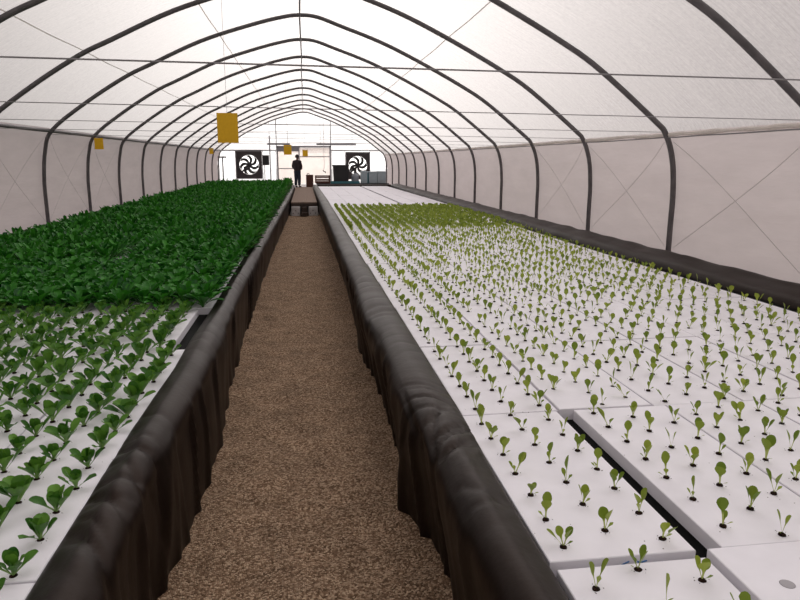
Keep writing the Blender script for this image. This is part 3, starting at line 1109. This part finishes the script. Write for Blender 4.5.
# ------------------------------------------------------------------ exhaust fans in the back wall
def fan(x0, x1, z0, z1, label, rot):
    cx, cz = (x0 + x1) / 2, (z0 + z1) / 2
    t = thing('exhaust_fan', label, 'fan', (cx, Y_BACK - .06, cz), 0, 'exhaust fans in the back wall')
    hw, hh, R = (x1 - x0) / 2, (z1 - z0) / 2, .60
    mb = MB()
    n = 48
    inner, outer = [], []
    for k in range(n):
        a = 2 * PI * k / n
        ca, sa = math.cos(a), math.sin(a)
        s = min(hw / abs(ca) if abs(ca) > 1e-6 else 9, hh / abs(sa) if abs(sa) > 1e-6 else 9)
        inner.append((R * ca, R * sa))
        outer.append((s * ca, s * sa))
    v = []
    for yy in (-.10, .10):
        v += [(p[0], yy, p[1]) for p in inner] + [(p[0], yy, p[1]) for p in outer]
    f = []
    for k in range(n):
        q = (k + 1) % n
        f += [(k, q, n + q, n + k), (2 * n + k, 3 * n + k, 3 * n + q, 2 * n + q), (k, 2 * n + k, 2 * n + q, q), (n + k, n + q, 3 * n + q, 3 * n + k)]
    mb.add(v, f)
    mb.build('fan_housing', M['fan_frame'], t)
    for b in range(7):
        a0 = 2 * PI * b / 7 + rot
        mb = MB()
        P = []
        for i in range(9):
            u = i / 8
            r = .08 + .50 * u
            a = a0 + .75 * u * u - .1
            w = .055 + .075 * u
            P.append([(r * math.cos(a) - s * w * math.sin(a), .01 + s * .035, r * math.sin(a) + s * w * math.cos(a)) for s in (-1, -.4, .4, 1)])
        mb.grid(P)
        o = mb.build('blade', M['fan_black'], t)
        so = o.modifiers.new('thick', 'SOLIDIFY')
        so.thickness = .008
    mb = MB()
    mb.lathe([(.12, -.07), (.12, .02), (.09, .05)], (0, 0, 0), 20, axis='y')
    mb.build('hub', M['fan_black'], t)
    mb = MB()
    mb.box((-.36, .06, -.34), (-.10, .16, -.10))
    mb.tube([(-.2, .1, -.2), (-.48, .1, -.44)], .05, 8)
    mb.tube([(0, .1, 0), (-.25, .1, -.25)], .05, 8)
    mb.build('motor', M['fan_black'], t)
    mb = MB()
    for (xa, xb_, za, zb) in ((-hw, hw, hh - .05, hh), (-hw, hw, -hh, -hh + .05), (-hw, -hw + .05, -hh, hh), (hw - .05, hw, -hh, hh)):
        mb.box((xa, -.13, za), (xb_, -.10, zb))
    mb.build('flange', M['steel'], t)
fan(-4.19, -2.60, .82, 2.53, 'square dark exhaust fan in the back wall behind the dense lettuces', .2)
fan(2.61, 4.13, .76, 2.47, 'square dark exhaust fan in the back wall above the grey boxes', .5)

# bars, post and small things on the back wall
for x0, x1, lab in ((-2.22, -.84, 'grey tube light hanging over the door end near the lettuces'), (.78, 3.25, 'long grey tube light hanging over the door on the fan side')):
    t = thing('tube_light', lab, 'light', ((x0 + x1) / 2, Y_BACK - .5, 2.93), 0, 'grey tube lights over the door')
    mb = MB()
    mb.box((-(x1 - x0) / 2, -.05, -.05), ((x1 - x0) / 2, .05, .05))
    mb.build('housing', M['grey_metal'], t, .01)
    for s in (-.4, .4):
        mb = MB()
        xx = s * (x1 - x0)
        mb.tube([(xx, 0, .05), (xx, 0, roof_z((x0 + x1) / 2 + xx) - 2.93 - .02)], .008, 6)
        mb.build('hanger', M['cable'], t)
mb = MB()
mb.box((-2.13, Y_BACK - .18, .46), (-2.06, Y_BACK - .11, 3.45))
tag(mb.build('steel_post', M['grey_metal']), 'slim grey post in front of the window beside the door', 'post')
t = thing('control_box', 'dark control box on the window between fan and door', 'control box', (-2.36, Y_BACK - .1, 1.95))
mb = MB()
mb.box((-.2, -.07, -.30), (.2, .05, .32))
mb.build('case', M['fan_frame'], t, .01)
mb = MB()
mb.box((-.17, -.08, -.26), (.17, -.07, .28))
mb.build('cover', M['black_plastic'], t)
mb = MB()
mb.tube([(-.1, 0, -.30), (-.1, .02, -1.45)], .02, 6)
mb.build('cable_conduit', M['fan_frame'], t)
t = thing('lamp_stand', 'thin dark stand with a flat head near the corner window', 'stand', (-4.95, Y_BACK - .5, .46))
mb = MB()
mb.tube([(0, 0, .02), (0, 0, 1.66)], .035, 8)
mb.build('pole', M['steel'], t)
mb = MB()
mb.box((-.28, -.06, 1.64), (.22, .06, 1.73))
mb.build('head', M['steel'], t, .01)
mb = MB()
mb.lathe([(.2, 0), (.2, .02), (.05, .04)], (0, 0, 0), 16)
mb.build('base', M['steel'], t)

# ------------------------------------------------------------------ bench and boxes at the far end
b = thing('work_bench', 'low dark bench along the back carrying boxes', 'bench', (2.65, 38.7, .46))
mb = MB()
mb.box((-2.0, -.6, .16), (2.05, .6, .22))
mb.build('bench_top', M['bench_dark'], b, .006)
for sx in (-1.9, 0, 1.95):
    for sy in (-.5, .5):
        mb = MB()
        mb.box((sx - .04, sy - .04, 0), (sx + .04, sy + .04, .16))
        mb.build('leg', M['bench_dark'], b)
BZ = .681
t = thing('wooden_bin', 'reddish brown wooden bin standing beside the person', 'bin', (.28, 38.9, .46))
mb = MB()
for (x0, x1, y0, y1) in ((-.2, .2, -.2, -.175), (-.2, .2, .175, .2), (-.2, -.175, -.175, .175), (.175, .2, -.175, .175)):
    for i in range(5):
        mb.box((x0, y0, .02 + i * .128), (x1, y1, .14 + i * .128))
mb.build('plank_sides', M['bin_wood'], t, .004)
mb = MB()
mb.box((-.175, -.175, .0), (.175, .175, .04))
mb.build('bottom', M['bin_wood'], t)
mb = MB()
mb.box((-.21, -.21, .655), (.21, .21, .69))
mb.build('lid', M['bin_wood'], t, .004)
mb = MB()
mb.tube([(-.13, 0, .69), (-.13, 0, .75), (-.02, 0, .75), (-.02, 0, .69)], .02, 6)
mb.build('handle', M['wood_dark'], t)
t = thing('wooden_crate', 'low reddish wooden crate on the bench beside the bin', 'crate', (1.0, 38.7, BZ), .03)
mb = MB()
for z in (.03, .15, .30, .38):
    mb.box((-.40, -.28, z), (.40, -.26, z + (.09 if z < .3 else .06)))
    mb.box((-.40, .26, z), (.40, .28, z + (.09 if z < .3 else .06)))
    mb.box((-.42, -.26, z), (-.40, .26, z + (.09 if z < .3 else .06)))
    mb.box((.40, -.26, z), (.42, .26, z + (.09 if z < .3 else .06)))
mb.build('slats', M['bin_wood'], t)
mb = MB()
mb.box((-.40, -.26, 0), (.40, .26, .03))
mb.build('bottom', M['bin_wood'], t)
for sx in (-.38, .38):
    for sy in (-.24, .24):
        mb = MB()
        mb.box((sx - .02, sy - .02, .03), (sx + .02, sy + .02, .44))
        mb.build('corner_post', M['bin_wood'], t)
t = thing('plastic_tray', 'flat teal tray lying under the black crate', 'tray', (2.25, 38.6, BZ))
mb = MB()
mb.box((-.78, -.45, 0), (.78, .45, .02))
mb.build('tray_floor', M['teal'], t)
mb = MB()
for lo, hi in (((-.8, -.47, 0), (.8, -.45, .12)), ((-.8, .45, 0), (.8, .47, .12)), ((-.8, -.45, 0), (-.78, .45, .12)), ((.78, -.45, 0), (.8, .45, .12))):
    mb.box(lo, hi)
mb.build('tray_rim', M['teal'], t)
t = thing('black_crate', 'big black plastic crate on the bench in front of the fan', 'crate', (2.03, 38.6, BZ + .021))
mb = MB()
P0 = [(-.40, -.36), (.40, -.36), (.40, .36), (-.40, .36)]
v = [(x, y, 0) for x, y in P0] + [(x * 1.1, y * 1.1, .98) for x, y in P0] + [(x * 1.03, y * 1.03, .98) for x, y in P0] + [(x * .94, y * .94, .02) for x, y in P0]
f = [(3, 2, 1, 0), (12, 13, 14, 15)]
for i in range(4):
    j = (i + 1) % 4
    f += [(i, j, 4 + j, 4 + i), (4 + i, 4 + j, 8 + j, 8 + i), (8 + i, 8 + j, 12 + j, 12 + i)]
mb.add(v, f)
mb.build('body', M['black_plastic'], t, .008)
mb = MB()
for lo, hi in (((-.47, -.43, .95), (.47, -.39, 1.0)), ((-.47, .39, .95), (.47, .43, 1.0)), ((-.47, -.39, .95), (-.43, .39, 1.0)), ((.43, -.39, .95), (.47, .39, 1.0))):
    mb.box(lo, hi)
mb.build('rim', M['black_plastic'], t, .006)
t = thing('plastic_jug', 'grey plastic jug between the black crate and the pale boxes', 'jug', (2.82, 38.5, BZ + .021))
mb = MB()
mb.lathe([(.19, 0), (.21, .03), (.21, .36), (.17, .46), (.07, .52), (.06, .56)], n=22)
mb.build('body', M['jug'], t)
mb = MB()
mb.lathe([(.075, .55), (.075, .60), (.06, .61)], n=16)
mb.build('cap', M['bench_dark'], t)
mb = MB()
mb.tube([(.06, 0, .53), (.15, 0, .56), (.2, 0, .48), (.19, 0, .36)], .018, 8)
mb.build('handle', M['jug'], t)
for i, (x0, x1, z, lab) in enumerate(((3.16, 3.56, .66, 'pale grey foam box with teal edge, next to the jug'), (3.60, 4.06, .65, 'pale grey foam box in the middle of three on the bench'), (4.08, 4.56, .66, 'pale grey foam box at the wall end of the bench'))):
    t = thing('foam_box', lab, 'box', ((x0 + x1) / 2, 38.7, BZ), 0, 'pale foam boxes on the bench')
    w = (x1 - x0) / 2
    mb = MB()
    mb.box((-w, -.3, 0), (w, .3, z - .1))
    mb.build('body', M['blue_grey'], t, .012)
    mb = MB()
    mb.box((-w - .004, -.304, z - .098), (w + .004, .304, z))
    mb.build('lid', M['blue_grey'], t, .012)
    if i == 0:
        mb = MB()
        mb.box((w - .05, -.306, .0), (w + .006, -.3, z - .1))
        tag(mb.build('edge_strip', M['teal'], t), 'teal strip down the edge')
t = thing('hanging_hook', 'thin cord with a dark hook hanging in the doorway', 'cord', (1.22, 42.6, 1.3))
mb = MB()
mb.tube([(0, 0, 3.4), (0, 0, .2), (-.08, 0, .05)], .012, 6)
mb.build('cord', M['rope'], t)
mb = MB()
mb.tube([(-.08, 0, .05), (.0, 0, -.04), (.06, 0, -.03), (.08, 0, -.12)], .03, 7)
mb.build('hook', M['fan_frame'], t)

# ------------------------------------------------------------------ the standing person
def skin(name, verts, edges, radii, m, parent, root=0, sub=2):
    me = bpy.data.meshes.new(name)
    me.from_pydata(verts, edges, [])
    me.materials.append(m)
    o = link(name, me, parent)
    s = o.modifiers.new('skin', 'SKIN')
    s.use_smooth_shade = True
    for i, r in enumerate(radii):
        d = me.skin_vertices[0].data[i]
        d.radius = r if isinstance(r, tuple) else (r, r)
        d.use_root = i == root
    u = o.modifiers.new('sub', 'SUBSURF')
    u.levels = u.render_levels = sub
    return o

# faces away and a little towards the fan side; hands held together in front of the belt, head bent forward
pr = thing('person', 'person in a dark jacket and jeans standing at the end of the boardwalk', 'person', (-.39, 38.4, .481), -.55)
V = [(0, 0, .92), (0, .01, 1.10), (0, .0, 1.30), (0, -.01, 1.43), (0, .02, 1.50), (0, .05, 1.58), (0, .055, 1.66), (0, .05, 1.72)]
Ed = [(i, i + 1) for i in range(7)]
Rd = [(.155, .11), (.14, .105), (.165, .115), (.10, .08), .055, .075, .088, .06]
for s in (-1, 1):
    o = len(V)
    V += [(s * .18, -.01, 1.40), (s * .262, -.03, 1.13), (s * .19, .12, .98), (s * .11, .20, .97)]
    Ed += [(3, o), (o, o + 1), (o + 1, o + 2), (o + 2, o + 3)]
    Rd += [.058, .045, .032, .036]
    o = len(V)
    V += [(s * .095, 0, .86), (s * .105, .015, .50), (s * .11, -.02, .09), (s * .115, .11, .035)]
    Ed += [(0, o), (o, o + 1), (o + 1, o + 2), (o + 2, o + 3)]
    Rd += [.088, .06, .042, .036]
    for q in range(4):      # fingers
        o2 = len(V)
        bx = s * (.085 - .0 * q)
        V += [(bx - s * .03, .225 + .004 * q, .985 - .02 * q), (bx - s * .075, .228, .975 - .02 * q)]
        Ed += [(o - 1, o2), (o2, o2 + 1)]
        Rd += [.0095, .008]
    o2 = len(V)
    V += [(s * .075, .20, 1.005), (s * .045, .225, 1.02)]
    Ed += [(o - 1, o2), (o2, o2 + 1)]
    Rd += [.011, .009]
skin('body', V, Ed, Rd, M['skin'], pr)
V = [(0, 0, .78), (0, .01, 1.10), (0, .0, 1.30), (0, -.01, 1.43), (0, .01, 1.49)]
Ed = [(i, i + 1) for i in range(4)]
Rd = [(.225, .17), (.235, .18), (.235, .18), (.15, .125), (.08, .08)]
for s in (-1, 1):
    o = len(V)
    V += [(s * .19, -.01, 1.40), (s * .27, -.03, 1.13), (s * .2, .10, .985)]
    Ed += [(3, o), (o, o + 1), (o + 1, o + 2)]
    Rd += [.09, .085, .062]
skin('jacket', V, Ed, Rd, M['jacket'], pr)
V = [(0, 0, 1.0), (0, 0, .88)]
Ed = [(0, 1)]
Rd = [(.19, .15), (.19, .15)]
for s in (-1, 1):
    o = len(V)
    V += [(s * .098, 0, .80), (s * .107, .015, .50), (s * .112, -.015, .09)]
    Ed += [(1, o), (o, o + 1), (o + 1, o + 2)]
    Rd += [.118, .098, .085]
skin('trousers', V, Ed, Rd, M['jeans'], pr)
for s in (-1, 1):
    skin('shoe', [(s * .112, -.05, .045), (s * .115, .06, .04), (s * .12, .17, .03)], [(0, 1), (1, 2)], [.045, .046, .035], M['shoe'], pr, sub=2)
mb = MB()
rows = []
for i in range(9):
    ph = PI * .62 * i / 8
    rows.append([(.098 * math.sin(ph) * math.cos(a), .035 + .108 * math.sin(ph) * math.sin(a) - .012, 1.66 + .125 * math.cos(ph) + (.045 if math.sin(a) > .2 and i > 5 else 0)) for a in [2 * PI * k / 20 for k in range(21)]])
mb.grid(rows)
hr = mb.build('hair', M['hair'], pr)
hr.modifiers.new('thick', 'SOLIDIFY').thickness = .012
mb = MB()
for s in (-1, 1):
    mb.lathe([(.004, -.004), (.012, -.002), (.012, .002), (.004, .004)], (s * .034, .132, 1.665), 10, axis='y')
mb.build('eyes', M['hair'], pr)
mb = MB()
mb.tube([(0, .128, 1.675), (0, .150, 1.645), (0, .145, 1.628)], [.008, .015, .012], 8)
mb.build('nose', M['skin'], pr)
mb = MB()
mb.tube([(-.025, .122, 1.60), (0, .132, 1.60), (.025, .122, 1.60)], .006, 6)
mb.build('mouth', M['bin_wood'], pr)
for s in (-1, 1):
    mb = MB()
    mb.tube([(s * .085, .045, 1.68), (s * .1, .035, 1.66), (s * .088, .045, 1.63)], .012, 6)
    mb.build('ear', M['skin'], pr)

# ------------------------------------------------------------------ light, world, camera
w = bpy.data.worlds.new('overcast')
SC.world = w
w.use_nodes = True
nt = w.node_tree
bg = nt.nodes['Background']
tc = N(nt, 'ShaderNodeTexCoord')
sp = N(nt, 'ShaderNodeSeparateXYZ')
rp = N(nt, 'ShaderNodeValToRGB')
nt.links.new(tc.outputs['Generated'], sp.inputs[0])
nt.links.new(sp.outputs['Z'], rp.inputs[0])
rp.color_ramp.elements[0].position, rp.color_ramp.elements[1].position = .0, 1.0
rp.color_ramp.elements[0].color = (.50, .49, .49, 1)
rp.color_ramp.elements[1].color = (.80, .79, .785, 1)
# brighter cloud around the veiled sun, low over the far end
dt = N(nt, 'ShaderNodeVectorMath', operation='DOT_PRODUCT')
dt.inputs[1].default_value = Vector((.03, 1, .26)).normalized()
nt.links.new(tc.outputs['Generated'], dt.inputs[0])
cl = N(nt, 'ShaderNodeMath', operation='MAXIMUM')
cl.inputs[1].default_value = 0
pw = N(nt, 'ShaderNodeMath', operation='POWER')
pw.inputs[1].default_value = 16
nt.links.new(dt.outputs['Value'], cl.inputs[0])
nt.links.new(cl.outputs[0], pw.inputs[0])
gl = N(nt, 'ShaderNodeVectorMath', operation='SCALE')
gl.inputs[0].default_value = (2.9, 2.74, 2.62)
nt.links.new(pw.outputs[0], gl.inputs['Scale'])
ad = N(nt, 'ShaderNodeVectorMath', operation='ADD')
nt.links.new(rp.outputs[0], ad.inputs[0])
nt.links.new(gl.outputs[0], ad.inputs[1])
nt.links.new(ad.outputs[0], bg.inputs[0])
bg.inputs[1].default_value = 1.0
sl = bpy.data.lights.new('sun', 'SUN')
sl.energy = 3.2
sl.angle = 1.2
sl.color = (1, .965, .94)
so = bpy.data.objects.new('sun', sl)
COL.objects.link(so)
so.rotation_euler = Vector((-.42, -.55, -1)).to_track_quat('-Z', 'Y').to_euler()

cam = bpy.data.cameras.new('camera')
cam.sensor_width = 36
cam.lens = 36 * F_PX / 800
cam.clip_end = 400
co = bpy.data.objects.new('camera', cam)
COL.objects.link(co)
co.location = (0, 0, CAM_Z)
co.rotation_euler = (PI / 2 - PITCH, 0, -YAW)
SC.camera = co

SC.view_settings.view_transform = 'Standard'
SC.view_settings.look = 'None'
SC.view_settings.gamma = 1
SC.view_settings.use_curve_mapping = False
SC.view_settings.exposure = 0.0
SC.cycles.max_bounces = 10
SC.cycles.diffuse_bounces = 6
SC.cycles.transmission_bounces = 8
SC.cycles.transparent_max_bounces = 8
SC.cycles.use_denoising = True
SC.cycles.sample_clamp_indirect = 8
